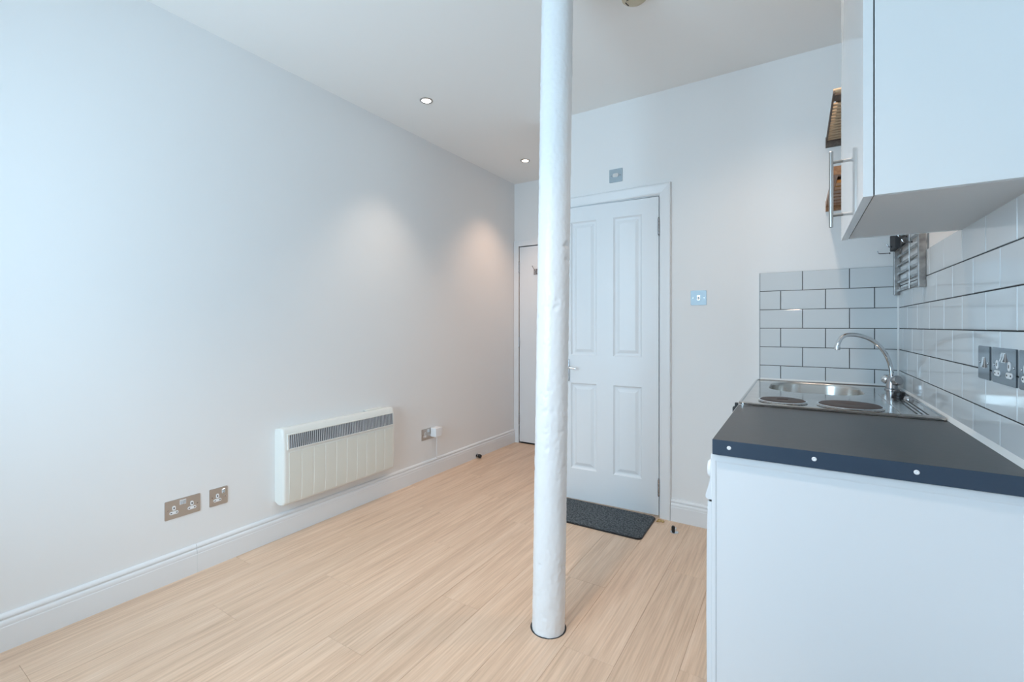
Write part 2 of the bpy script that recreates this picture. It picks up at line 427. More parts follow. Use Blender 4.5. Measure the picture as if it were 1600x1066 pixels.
bx(bm, D1L-0.012, D1R+0.012, YB, YB+0.12, D1T+0.004, D1T+0.012)
bx(bm, D1R-0.008, D1R+0.004, YB+0.045, YB+0.06, 0, D1T); bx(bm, D1L-0.004, D1L+0.008, YB+0.045, YB+0.06, 0, D1T)
bx(bm, D1L+0.008, D1R-0.008, YB+0.045, YB+0.06, D1T-0.008, D1T+0.004)
architrave(bm, D1L-0.008, D1R+0.008, D1T+0.008, YB)
t = struct('trim_1', bm, 'gloss'); t['label'] = 'white moulded door surround around the four-panel door'

d2 = bpy.data.objects.new('door_2', None); C.objects.link(d2); d2['kind'] = 'structure'; d2['label'] = 'plain flush white door at the far end behind the column'
d2.location = (D2L, YF-0.002, 0.014)
obj('door_leaf', bx(NB(), 0, 0.76, 0, 0.04, 0, 1.966, 0.0015, 1), 'door', d2)
for z in (1.765, 1.005, 0.228): hinge(d2, -0.003, -0.005, z)
bm = NB()
w2 = 0.048
bx(bm, XL+0.001, D2L-0.006, YF-0.013, YF, 0, D2T+0.06, 0.002); bx(bm, D2R+0.006, XP-0.001, YF-0.013, YF, 0, D2T+0.06, 0.002)
bx(bm, D2L-0.006, D2R+0.006, YF-0.013, YF, D2T+0.003, D2T+0.06, 0.002)
t = struct('trim_2', bm, 'gloss'); t['label'] = 'flat white frame around the far door'

# double coat hook screwed on the far door
t = thing('coat_hook', 'small chrome double coat hook on the far flush door', 'hook', (-2.205, YF-0.002, 1.72))
obj('hook_plate', bx(NB(), -0.022, 0.03, -0.003, 0.0, -0.028, 0.030, 0.001), 'chrome_worn', t)
bm = NB(); tube(bm, [(0.006, -0.003, 0.0), (0.004, -0.018, 0.006), (-0.004, -0.034, 0.030), (-0.012, -0.046, 0.052)], 0.0035, 8)
lathe(bm, [(0, -0.006), (0.006, -0.002), (0.006, 0.003), (0, 0.007)], (-0.012, -0.046, 0.052), 'Z', 10)
obj('prong', bm, 'chrome_worn', t)
bm = NB(); tube(bm, [(0.008, -0.003, -0.004), (0.008, -0.016, -0.018), (0.010, -0.030, -0.016), (0.012, -0.038, -0.004)], 0.0035, 8)
lathe(bm, [(0, -0.006), (0.006, -0.002), (0.006, 0.003), (0, 0.007)], (0.012, -0.038, -0.002), 'Z', 10)
obj('prong', bm, 'chrome_worn', t)

# ------------------------------------------------------------------ iron column
def column():
    t = thing('column', 'tall white painted round iron column standing slightly tilted in the room', 'column', (-0.828, 1.585, 0))
    bm = NB(); n, m = 96, 420
    from mathutils import noise
    rings = []
    for j in range(m+1):
        f = j/m; z = -0.004 + (ZC+0.006)*f
        rr = 0.0612 + 0.0026*(1-f)
        cx, cy = 0.032*f, 0.020*f
        ring = []
        for i in range(n):
            a = 2*PI*i/n
            p = Vector((math.cos(a)*0.06, math.sin(a)*0.06, z))
            d = 0.0008*noise.noise(p*26) + 0.0015*noise.noise(p*85 + Vector((3, 1, 7)))
            pit = noise.noise(p*38 + Vector((9, 4, 2)))
            if pit > 0.32 and f < 0.62: d -= (pit-0.32)*0.009
            ring.append(bm.verts.new((cx + (rr+d)*math.cos(a), cy + (rr+d)*math.sin(a), z)))
        rings.append(ring)
    for A, B in zip(rings, rings[1:]):
        for i in range(n): bm.faces.new((A[i], A[(i+1) % n], B[(i+1) % n], B[i]))
    bm.faces.new(rings[-1]); bm.faces.new(list(reversed(rings[0])))
    obj('shaft', bm, 'column', t, ang=80)
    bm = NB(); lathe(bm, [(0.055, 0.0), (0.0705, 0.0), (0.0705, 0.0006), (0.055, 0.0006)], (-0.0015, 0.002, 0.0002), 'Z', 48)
    g = obj('gap_shade_ring', bm, 'dark', t); g['label'] = 'flat dark ring standing for the shaded gap around the foot'  # thin disc laid on the planks, its dark colour imitates shade in the gap
column()

# ------------------------------------------------------------------ tiles
P0 = H - 0.011; PV = 0.1015; ZWT = 0.882
def tile_mesh(w_, h_):
    bm = NB(); t = 0.0075; b = 0.0012
    A = [bm.verts.new((x, y, z)) for x, y, z in ((-w_/2, t, -h_/2), (w_/2, t, -h_/2), (w_/2, t, h_/2), (-w_/2, t, h_/2))]
    prev = A
    for ins, dep in ((0, 0.0022), (0.0006, 0.0007), (0.0018, 0.0)):
        B = [bm.verts.new((sx*(w_/2-ins), dep, sz*(h_/2-ins))) for sx, sz in ((-1, -1), (1, -1), (1, 1), (-1, 1))]
        for k in range(4): bm.faces.new((prev[k], prev[(k+1) % 4], B[(k+1) % 4], B[k]))
        prev = B
    bm.faces.new(prev)
    return bm
tc = {}
def tile(w_, h_, loc, rot, parent):
    key = (round(w_, 3), round(h_, 3))
    if key not in tc:
        o = obj('tile', tile_mesh(*key), 'tile', parent, smooth=False); tc[key] = o
    else:
        o = tc[key].copy(); C.objects.link(o); o.parent = parent
    o.location = loc
    o.rotation_euler = (R(random.uniform(-.07, .07)), 0, rot + R(random.uniform(-.07, .07)))
G = 0.0026
YR0 = 1.20                                   # near end of the tiling on the right wall
for r in range(-3, 3):
    z0, z1 = P0 + r*PV, P0 + (r+1)*PV
    z0 = max(z0, ZWT)
    # right wall (face looks -X, runs along Y)
    base = 1.655 if r % 2 == 0 else 1.555
    ys = [YR0] + [base + 0.2*k for k in range(-6, 8) if YR0+0.02 < base+0.2*k < YT-0.02] + [YT-0.001]
    for a, b_ in zip(ys, ys[1:]):
        tile(b_-a-G, z1-z0-G, (XT, (a+b_)/2, (z0+z1)/2), -PI/2, wall_right)
    # door wall
    base = -0.18 if r % 2 == 0 else -0.28
    xs = [-0.18] + [base + 0.2*k for k in range(0, 5) if -0.17 < base+0.2*k < XT-0.02] + [XT-0.001]
    for a, b_ in zip(xs, xs[1:]):
        tile(b_-a-G, z1-z0-G, ((a+b_)/2, YT, (z0+z1)/2), 0, wall_back)
ZT = P0 + 3*PV
obj('grout', bx(NB(), XT+0.0022, XR, YR0, YT, ZWT, ZT-0.001), 'grout', wall_right)
obj('grout', bx(NB(), -0.18, XT+0.002, YT+0.0022, YB, ZWT, ZT-0.001), 'grout', wall_back)
# white sealant: corner, tile border, worktop bead
bm = NB(); prism(bm, [(XT-0.006, YT), (XT, YT-0.006), (XT+0.002, YT+0.002)], 'Z', ZWT+0.004, ZT)
obj('corner_sealant', bm, 'sealant', wall_right)
bm = NB(); bx(bm, -0.1835, -0.1805, YT-0.001, YB, ZWT, ZT+0.001); obj('tile_edge', bm, 'sealant', wall_back)

# ------------------------------------------------------------------ washing machine under the worktop end
t = thing('washing_machine', 'white washing machine under the near end of the dark worktop', 'washing machine', (0, 0, 0))
MX0, MX1, MY0, MY1 = -0.198, 0.398, 1.325, 1.920
bm = NB(); bx(bm, MX0, MX1, MY0+0.004, MY1, 0.014, 0.8365, 0.004)
obj('casing', bm, 'appliance', t)
bm = NB()    # pressed side panel: rim with a shallow recess
x0, x1, z0, z1 = MX0, MX1, 0.014, 0.8365
rings = []
for ins, y in ((0, MY0+0.004), (0.001, MY0+0.0005), (0.0095, MY0), (0.012, MY0+0.0012), (0.013, MY0+0.0022), (0.02, MY0+0.0024)):
    rings.append([bm.verts.new((px, y, pz)) for px, pz in ((x0+ins, z0+ins*2), (x1-ins, z0+ins*2), (x1-ins, z1-ins*1.6), (x0+ins, z1-ins*1.6))])
for A, B in zip(rings, rings[1:]):
    for k in range(4): bm.faces.new((A[k], A[(k+1) % 4], B[(k+1) % 4], B[k]))
bm.faces.new(rings[-1]); obj('side_panel', bm, 'appliance', t, ang=20)
bm = NB(); prism(bm, [(MX0+0.002, 0.836), (MX0-0.002, 0.834), (MX0-0.003, 0.80), (MX0-0.004, 0.765), (MX0-0.010, 0.742), (MX0-0.0155, 0.722), (MX0-0.0155, 0.716), (MX0-0.010, 0.711), (MX0+0.002, 0.711)], 'Y', MY0+0.004, MY1-0.002)
obj('control_panel', bm, 'appliance', t, ang=25)
for yy in (MY0+0.05,): obj('dial', cyl(NB(), 0.024, 0.012, (MX0-0.0035, yy, 0.783), '-X', 24, 0.004), 'whiteplastic', t)
bm = NB(); prism(bm, [(MX0+0.002, 0.706), (MX0-0.010, 0.706), (MX0-0.0125, 0.60), (MX0-0.0135, 0.40), (MX0-0.012, 0.20), (MX0-0.008, 0.09), (MX0+0.002, 0.08)], 'Y', MY0+0.005, MY1-0.002)
obj('front_panel', bm, 'appliance', t, ang=25)
obj('panel_gap', bx(NB(), MX0-0.006, MX0+0.003, MY0+0.005, MY1-0.003, 0.705, 0.712), 'dark', t)
bm = NB(); lathe(bm, [(0.13, 0), (0.175, 0), (0.178, 0.008), (0.165, 0.018), (0.14, 0.018), (0.13, 0.006)], (MX0-0.012, (MY0+MY1)/2, 0.43), '-X', 40)
ring = obj('porthole_ring', bm, 'whiteplastic', t)
bm = NB(); lathe(bm, [(0.135, 0.0), (0.135, 0.006), (0.10, 0.014), (0, 0.016)], (MX0-0.012, (MY0+MY1)/2, 0.43), '-X', 40)
obj('porthole_glass', bm, 'dark', ring)
for sx in (MX0+0.05, MX1-0.05):
    for sy in (MY0+0.05, MY1-0.05): obj('foot', cyl(NB(), 0.018, 0.0145, (sx, sy, 0.0)), 'black', t)

# ------------------------------------------------------------------ base cabinet of the kitchenette
t = thing('base_cabinet', 'white kitchenette base cabinet under the steel sink top', 'cabinet', (0, 0, 0))
for ya in (1.955, 2.826): obj('side_board', bx(NB(), -0.155, 0.405, ya, ya+0.016, 0.10, 0.868, 0.001, 1), 'cabunder', t)
obj('bottom_board', bx(NB(), -0.155, 0.405, 1.972, 2.825, 0.10, 0.116), 'cabunder', t)
obj('back_board', bx(NB(), 0.399, 0.405, 1.972, 2.825, 0.117, 0.868), 'cabunder', t)
obj('plinth', bx(NB(), -0.12, 0.40, 1.965, 2.842, 0.0, 0.0995), 'cabunder', t)
for a in (1.957, 2.401):
    d = obj('door', bx(NB(), -0.1745, -0.1555, a, a+0.44, 0.105, 0.862, 0.0015, 1), 'cab', t)
    bm = NB(); cyl(bm, 0.006, 0.16, (-0.205, a+(0.40 if a < 2 else 0.04), 0.66), 'Z', 14)
    for zz in (0.685, 0.795): cyl(bm, 0.004, 0.03, (-0.175, a+(0.40 if a < 2 else 0.04), zz), '-X', 10)
    obj('handle', bm, 'steel', d)

# ------------------------------------------------------------------ worktop
t = thing('worktop', 'dark charcoal laminate worktop with three white screws in its near edge', 'worktop', (0, 0, 0))
WX = -0.193
bm = NB(); bx(bm, WX, XT-0.001, 1.3125, 1.944, 0.8405, 0.8795, 0.0012, 2)
obj('slab', bm, 'worktop', t)
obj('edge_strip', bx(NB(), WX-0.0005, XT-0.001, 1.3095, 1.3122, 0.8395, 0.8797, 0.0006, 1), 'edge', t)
bm = NB(); bx(bm, WX-0.0016, WX-0.0004, 1.318, 1.93, 0.8400, 0.8792, 0.0003, 1); obj('side_edging', bm, 'whiteplastic', t)
bm = NB(); bx(bm, -0.212, -0.197, 1.915, 1.948, 0.842, 0.872, 0.002); bx(bm, -0.206, -0.195, 1.930, 1.952, 0.850, 0.886, 0.001)
e = obj('joint_cap', bm, 'black', t); e['label'] = 'small black cap at the rear corner'
for xx in (-0.153, 0.0325, 0.2187):
    bm = NB(); lathe(bm, [(0.0052, 0), (0.0052, 0.001), (0.0038, 0.0022), (0.0022, 0.0022), (0.0012, 0.0010), (0, 0.0010)], (xx, 1.3094, 0.8615), '-Y', 16)
    s = obj('screw', bm, 'whiteplastic', t)
bm = NB(); pts = [(XT-0.001, 0.878), (XT-0.011, 0.8797), (XT-0.009, 0.8835), (XT-0.004, 0.888), (XT+0.0005, 0.892)]
prism(bm, pts, 'Y', 1.30, YT-0.001)
s = obj('sealant_bead', bm, 'sealant', wall_right)
bm = NB(); prism(bm, [(YT-0.001, 0.886), (YT-0.008, 0.8895), (YT-0.005, 0.893), (YT+0.0005, 0.897)], 'X', -0.178, XT-0.004)
obj('sealant_bead', bm, 'sealant', wall_back)

# ------------------------------------------------------------------ steel sink and hob top
t = thing('sink_hob_top', 'stainless steel kitchenette top with sink bowl and two round hotplates', 'sink', (0, 0, 0))
TX0, TX1, TY0, TY1, TZ = -0.196, 0.402, 1.950, 2.848, 0.890
def ellipse_hole(cx, cy, w_, h_, r, n=8): return rrect(w_, h_, r, n, cx, cy)
SC = (0.064, 2.592)
bowl_o = rrect(0.368, 0.43, 0.135, 10, *SC)
B1 = (-0.052, 2.072, 0.080); B2 = (0.160, 2.075, 0.098)
def circ(cx, cy, r, n=40): return [(cx+r*math.cos(2*PI*i/n), cy+r*math.sin(2*PI*i/n)) for i in range(n)]
bm = NB()
def loop(pts, z):
    vs = [bm.verts.new((x, y, z)) for x, y in pts]
    return vs, [bm.edges.new((vs[i], vs[(i+1) % len(vs)])) for i in range(len(vs))]
outer = rrect(TX1-TX0-0.024, TY1-TY0-0.024, 0.008, 3, (TX0+TX1)/2, (TY0+TY1)/2)
vo, eo = loop(outer, TZ-0.004)
vb, eb = loop(bowl_o, TZ-0.004)
v1, e1 = loop(circ(*B1[:2], B1[2]+0.004), TZ-0.004)
v2, e2 = loop(circ(*B2[:2], B2[2]+0.004), TZ-0.004)
bmesh.ops.triangle_fill(bm, use_beauty=True, edges=eo+eb+e1+e2)
# raised rim all round
prev = vo
for grow, z in ((0.004, TZ-0.0005), (0.008, TZ), (0.0105, TZ-0.001), (0.012, TZ-0.004), (0.012, TZ-0.0105)):
    pts = rrect(TX1-TX0-0.024+2*grow, TY1-TY0-0.024+2*grow, 0.008+grow, 3, (TX0+TX1)/2, (TY0+TY1)/2)
    cur = [bm.verts.new((x, y, z)) for x, y in pts]
    for i in range(len(cur)): bm.faces.new((prev[i], prev[(i+1) % len(cur)], cur[(i+1) % len(cur)], cur[i]))
    prev = cur
for vv, bb in ((v1, B1), (v2, B2)):          # raised seats round the plates
    prev = vv
    for rr, z in ((bb[2]+0.002, TZ-0.0015), (bb[2]-0.002, TZ-0.001), (bb[2]-0.004, TZ-0.006)):
        cur = [bm.verts.new((x, y, z)) for x, y in circ(bb[0], bb[1], rr)]
        for i in range(len(cur)): bm.faces.new((prev[i], prev[(i+1) % len(cur)], cur[(i+1) % len(cur)], cur[i]))
        prev = cur
obj('steel_sheet', bm, 'top_steel', t, ang=25)
bm = NB(); prev = None
for ins, z in ((0, TZ-0.004), (0.002, TZ-0.006), (0.006, TZ-0.018), (0.012, TZ-0.09), (0.022, TZ-0.125), (0.05, TZ-0.142), (0.10, TZ-0.146)):
    pts = rrect(0.368-2*ins, 0.43-2*ins, max(0.135-ins, 0.03), 10, *SC)
    cur = [bm.verts.new((x, y, z)) for x, y in pts]
    if prev:
        for i in range(len(cur)): bm.faces.new((prev[i], prev[(i+1) % len(cur)], cur[(i+1) % len(cur)], cur[i]))
    prev = cur
bm.faces.new(prev)
bowl = obj('sink_bowl', bm, 'bowl', t, ang=60)
bm = NB(); lathe(bm, [(0, 0.001), (0.03, 0.001), (0.036, 0.004), (0.042, 0.002), (0.043, 0)], (SC[0], SC[1], TZ-0.1458), 'Z', 28)
obj('drain', bm, 'chrome', bowl)
for bb in (B1, B2):
    bm = NB(); lathe(bm, [(bb[2]-0.004, -0.006), (bb[2]-0.004, 0.0015), (bb[2]-0.007, 0.004), (bb[2]*0.55, 0.004), (bb[2]*0.5, 0.0035), (bb[2]*0.25, 0.003), (0.02, 0.0015), (0, 0.0015)], (bb[0], bb[1], TZ), 'Z', 44)
    hpl = obj('hotplate', bm, 'plate_hot', t)
    bm = NB(); lathe(bm, [(bb[2]-0.003, -0.0008), (bb[2]+0.003, -0.0012), (bb[2]+0.004, 0.0008), (bb[2], 0.0024), (bb[2]-0.003, 0.0015)], (bb[0], bb[1], TZ), 'Z', 44)
    obj('bezel', bm, 'chrome', hpl)
# control strip along the wall with vents and black knob
bm = NB(); bx(bm, 0.292, 0.386, 1.972, 2.50, TZ-0.0045, TZ-0.0015, 0.0012, 2)
cs = obj('control_strip', bm, 'top_steel', t)
for xx in (0.334, 0.348, 0.362):
    obj('vent_slot', bx(NB(), xx-0.0028, xx+0.0028, 1.995, 2.345, TZ-0.0016, TZ-0.0011), 'black', cs)
for yy, s_ in ((2.43, 1.0),):
    bm = NB(); lathe(bm, [(0.026, 0), (0.026, 0.005), (0.020, 0.008), (0.019, 0.020), (0.016, 0.022), (0, 0.022)], (0.352, yy, TZ-0.0014), 'Z', 24)
    bx(bm, 0.3485, 0.3555, yy-0.024, yy+0.024, TZ+0.006, TZ+0.0245, 0.002)
    obj('control_knob', bm, 'black', cs)
    bm = NB(); lathe(bm, [(0.017, 0), (0.017, 0.004), (0.013, 0.012), (0, 0.012)], (0.372, yy-0.062, TZ-0.0014), 'Z', 20)
    k2 = obj('control_knob', bm, 'chrome_worn', cs); k2['label'] = 'small metal control knob'

# ------------------------------------------------------------------ mixer tap
t = thing('mixer_tap', 'chrome mixer tap with tall curved spout at the splashback corner', 'tap', (0.366, 2.715, TZ-0.004))
bm = NB(); lathe(bm, [(0, 0), (0.027, 0), (0.027, 0.004), (0.022, 0.008), (0.0205, 0.03), (0.019, 0.036), (0.0175, 0.052), (0.013, 0.060), (0, 0.060)], (0, 0, 0), 'Z', 28)
obj('tap_body', bm, 'chrome_worn', t)
dr = Vector((-0.89, -0.46, 0)).normalized()
pp = [(0.0, 0.050), (0.002, 0.085), (0.010, 0.125), (0.030, 0.170), (0.060, 0.208), (0.095, 0.234), (0.135, 0.249), (0.172, 0.255), (0.200, 0.252), (0.220, 0.240), (0.232, 0.220), (0.238, 0.192)]
# resample smoothly
def cr(p, n=6):
    out = []
    for i in range(len(p)-1):
        a, b_, c, d = p[max(i-1, 0)], p[i], p[i+1], p[min(i+2, len(p)-1)]
        for k in range(n):
            u = k/n
            out.append(tuple(0.5*((2*b_[q]) + (-a[q]+c[q])*u + (2*a[q]-5*b_[q]+4*c[q]-d[q])*u*u + (-a[q]+3*b_[q]-3*c[q]+d[q])*u**3) for q in range(len(p[0]))))
    out.append(p[-1]); return out
sp = cr(pp)
bm = NB(); tube(bm, [(dr.x*a, dr.y*a, z) for a, z in sp], 0.0095, 16)
e_ = sp[-1]; 
spout = obj('spout', bm, 'chrome', t, ang=60)
q = Vector((dr.x*0.238, dr.y*0.238, 0.190)); bm = NB()
cyl(bm, 0.0118, 0.022, (q.x, q.y, q.z-0.006), 'Z', 18, 0.0015); obj('aerator', bm, 'chrome', spout)
side = Vector((0.46, -0.89, 0)).normalized()     # handles sit either side of the spout
for s_ in (1, -1):
    ax = Matrix.Rotation(math.atan2(side.y*s_, side.x*s_), 4, 'Z') @ Matrix.Rotation(R(72), 4, 'Y')
    tmp = NB(); lathe(tmp, [(0, 0.010), (0.012, 0.010), (0.012, 0.016), (0.019, 0.020), (0.0225, 0.028), (0.0225, 0.040), (0.019, 0.046), (0.014, 0.0475), (0.012, 0.0465), (0, 0.0465)], (0, 0, 0), 'Z', 24)
    tmp.transform(Matrix.Translation((0, 0, 0.036)) @ ax)
    h = obj('tap_handle', tmp, 'chrome_worn' if s_ > 0 else 'chrome', t)

# ------------------------------------------------------------------ electrical plates
def insert(parent, cx, cz, y):
    """white earth-and-pins insert of a three-pin outlet"""
    bm = NB()
    prism(bm, rrect(0.0135, 0.022, 0.0065, 5, cx, cz+0.010), 'Y', y-0.0016, y+0.0002)
    prism(bm, rrect(0.036, 0.0135, 0.0065, 5, cx, cz-0.011), 'Y', y-0.0016, y+0.0002)
    i = obj('socket_insert', bm, 'whiteplastic', parent)
    bm = NB()
    bx(bm, cx-0.0022, cx+0.0022, y-0.0019, y-0.0012, cz+0.006, cz+0.014)
    bx(bm, cx-0.0145, cx-0.0080, y-0.0019, y-0.0012, cz-0.0130, cz-0.009)
    bx(bm, cx+0.0080, cx+0.0145, y-0.0019, y-0.0012, cz-0.0130, cz-0.009)
    obj('pin_holes', bm, 'black', i)

def plate(label, name, cat, loc, rotz, w_, kind, pm, inserts=(), rockers=(), screws=(), group=None, rad=0.004):
    t = thing(name, label, cat, loc, rotz, group)
    bm = NB(); prism(bm, rrect(w_, 0.086, rad, 4), 'Y', -0.0035, 0.0)
    ed = [e for e in bm.edges if all(v.co.y < -0.003 for v in e.verts)]
    bmesh.ops.bevel(bm, geom=ed, offset=0.0009, segments=2, affect='EDGES')
    obj('plate', bm, pm, t)
    for cx, cz in inserts: insert(t, cx, cz, -0.0035)
    for cx, cz, rw, rh, m_ in rockers:
        bm = NB(); bx(bm, cx-rw/2-0.002, cx+rw/2+0.002, -0.0042, -0.003, cz-rh/2-0.002, cz+rh/2+0.002, 0.0004, 1)
        su = obj('switch_surround', bm, 'whiteplastic' if m_ != 'chromeall' else 'chrome', t)
        bm = NB(); prism(bm, [(-0.0042, cz-rh/2), (-0.0085, cz-rh/2+0.001), (-0.0060, cz), (-0.0052, cz+rh/2-0.001), (-0.0040, cz+rh/2)], 'X', cx-rw/2, cx+rw/2)
        obj('rocker', bm, 'chrome', su)
    for cx, cz in screws:
        bm = NB(); lathe(bm, [(0.0034, 0), (0.0030, 0.001), (0, 0.0013)], (cx, -0.0034, cz), '-Y', 12); obj('screw', bm, 'chrome_worn', t)
    return t
# left wall
plate('brushed steel double socket nearest the viewer on the left wall', 'double_socket', 'socket', (XL, 0.9895, 0.3295), PI/2, 0.146, 'd', 'plate',
      [(-0.037, -0.004), (0.037, -0.004)], [(-0.0065, 0.024, 0.010, 0.018, 'w'), (0.0065, 0.024, 0.010, 0.018, 'w')], [(-0.0605, 0.0), (0.0605, 0.0)])
plate('brushed steel single socket between double socket and panel heater', 'single_socket', 'socket', (XL, 1.1455, 0.3295), PI/2, 0.084, 's', 'plate',
      [(-0.006, -0.006)], [(0.022, 0.022, 0.011, 0.018, 'w')], [(-0.0302, 0.0), (0.0302, -0.006)])
plate('steel double socket with plugged adapter beyond the panel heater', 'double_socket', 'socket', (XL, 2.668, 0.3380), PI/2, 0.146, 'd', 'plate',
      [(-0.037, -0.004), (0.037, -0.004)], [(-0.0065, 0.024, 0.010, 0.018, 'w'), (0.0065, 0.024, 0.010, 0.018, 'w')], [(-0.0605, 0.0), (0.0605, 0.0)])
# tiled wall
YS = XT
plate('chrome single switch plate, farthest of the plates on the tiled wall', 'wall_switch', 'switch', (YS, 1.655, H-0.0945), -PI/2, 0.087, 's', 'mirror_plate',
      [], [(0.0, 0.0, 0.014, 0.026, 'chromeall')], [(-0.0302, 0.0), (0.0302, 0.0)])
plate('chrome double socket in the middle of the plates on the tiled wall', 'double_socket', 'socket', (YS, 1.521, H-0.0945), -PI/2, 0.148, 'd', 'mirror_plate',
      [(-0.037, -0.008), (0.037, -0.008)], [(-0.0065, 0.020, 0.010, 0.020, 'chromeall'), (0.0065, 0.020, 0.010, 0.020, 'chromeall')], [(-0.0605, 0.0), (0.0605, 0.0)])
plate('chrome plate on the tiled wall cut off by the right picture edge', 'double_socket', 'socket', (YS, 1.358, H-0.0945), -PI/2, 0.148, 'd', 'mirror_plate',
      [(-0.037, -0.008), (0.037, -0.008)], [(-0.0065, 0.020, 0.010, 0.020, 'chromeall'), (0.0065, 0.020, 0.010, 0.020, 'chromeall')], [(-0.0605, 0.0), (0.0605, 0.0)])
# door wall
sw = plate('square chrome switch plate high above the four-panel door', 'wall_switch', 'switch', (-1.003, YB, 2.160), 0, 0.088, 's', 'satin_plate', [], [], [(-0.031, 0), (0.031, 0)])
bm = NB(); prism(bm, rrect(0.040, 0.026, 0.012, 6), 'Y', -0.009, -0.003); obj('indicator', bm, 'chrome', sw)
sw = plate('square chrome light switch on the wall right of the four-panel door', 'wall_switch', 'switch', (-0.498, YB, 1.348), 0, 0.088, 's', 'satin_plate', [], [(0.0, 0.0, 0.012, 0.024, 'chromeall')], [(-0.031, 0), (0.031, 0)])

# plug-in adapter with cable
t = thing('plug_adapter', 'white plug-in power adapter with thin cable in the far socket', 'adapter', (XL, 2.728, 0.345))
obj('adapter_body', bx(NB(), 0.0045, 0.062, -0.038, 0.034, -0.034, 0.038, 0.006, 3), 'whiteplastic', t)
bm = NB(); bx(bm, 0.008, 0.048, 0.0345, 0.058, -0.022, 0.030, 0.004); obj('side_plug', bm, 'whiteplastic', t)
bm = NB(); tube(bm, cr([(0.040, -0.002, -0.034), (0.036, 0.002, -0.09), (0.028, 0.008, -0.15), (0.022, 0.022, -0.205), (0.012, 0.026, -0.214)]), 0.0022, 8)
obj('cable', bm, 'whiteplastic', t)

# ------------------------------------------------------------------ panel heater on the left wall
def heater():
    # local: x along the wall, -y out of the wall
    t = thing('panel_heater', 'cream electric panel heater on the left wall above the skirting', 'heater', (XL, 1.842, 0.192), PI/2)
    Wd, Hd = 0.812, 0.425; hw = Wd/2
    # casing: rounded box with bowed profile, swept side to side
    prof = [(0.0, 0.012), (-0.030, 0.0), (-0.060, 0.0), (-0.072, 0.006), (-0.078, 0.020), (-0.081, 0.10), (-0.0815, 0.20), (-0.080, 0.30), (-0.075, 0.385), (-0.068, 0.412), (-0.056, 0.424), (-0.030, 0.425), (0.0, 0.418)]
    bm = NB(); rings = []
    for xx, k in ((-hw, 0.80), (-hw+0.003, 0.92), (-hw+0.009, 0.985), (-hw+0.018, 1.0), (hw-0.018, 1.0), (hw-0.009, 0.985), (hw-0.003, 0.92), (hw, 0.80)):
        rings.append([bm.verts.new((xx, y*k, Hd/2+(z-Hd/2)*(1-(1-k)*0.12))) for y, z in prof])
    n = len(prof)
    for A, B in zip(rings, rings[1:]):
        for i in range(n): bm.faces.new((A[i], A[(i+1) % n], B[(i+1) % n], B[i]))
    bm.faces.new(rings[0]); bm.faces.new(list(reversed(rings[-1])))
    obj('casing', bm, 'creamside', t, ang=40)
    # front panel: ten upright strips separated by slim ribs
    gx0, gx1 = -hw+0.030, hw-0.022
    def yf(z): # front surface depth at height z
        for (y0, z0), (y1, z1) in zip(prof[3:10], prof[4:11]):
            if z0 <= z <= z1: return y0 + (y1-y0)*(z-z0)/(z1-z0)
        return -0.075
    zs = [0.016, 0.05, 0.10, 0.2, 0.29]
    N = 10; stp = (gx1-gx0)/N
    for i in range(N):
        a, b_ = gx0 + i*stp + 0.0022, gx0 + (i+1)*stp - 0.0022
        bm = NB(); rows = []
        for z in zs:
            y = yf(z); rows.append([bm.verts.new(c) for c in ((a, y+0.001, z), (a+0.002, y-0.0022, z), (b_-0.002, y-0.0022, z), (b_, y+0.001, z))])
        for A, B in zip(rows, rows[1:]):
            for k in range(3): bm.faces.new((A[k], A[k+1], B[k+1], B[k]))
        bm.faces.new(rows[0]); bm.faces.new(list(reversed(rows[-1])))
        obj('front_strip', bm, 'cream', t, ang=20)
    # outlet grille
    g0, g1, z0, z1 = -hw+0.030, hw-0.022, 0.312, 0.386
    bm = NB(); prism(bm, [(-0.0795, z0), (-0.0805, z0), (-0.0765, z1), (-0.0755, z1)], 'X', g0, g1)
    gr = obj('grille_back', bm, 'dark', t)
    bm = NB(); nf = 62
    for i in range(nf):
        xx = g0 + (i+0.5)*(g1-g0)/nf
        prism(bm, [(-0.0795, z0), (-0.0855, z0), (-0.0805, z1), (-0.0755, z1)], 'X', xx-0.0028, xx+0.0028)
    f = obj('grille_fins', bm, 'grey', gr, smooth=False); f['kind'] = 'stuff'
    bm = NB()
    for a, b_, c, d in ((g0-0.006, g1+0.006, z0-0.006, z0), (g0-0.006, g1+0.006, z1, z1+0.006)):
        yy = -0.081 if c < 0.35 else -0.0765
        bx(bm, a, b_, yy-0.0055, yy+0.004, c, d, 0.001)
    for a in (g0-0.006, g1): prism(bm, [(-0.078, z0), (-0.0865, z0), (-0.082, z1), (-0.073, z1)], 'X', a, a+0.006)
    obj('grille_frame', bm, 'creamside', gr)
    bx(bm := NB(), 0.20, 0.34, -0.030, -0.001, 0.4245, 0.430, 0.001); obj('wall_bracket', bm, 'creamside', t)
heater()

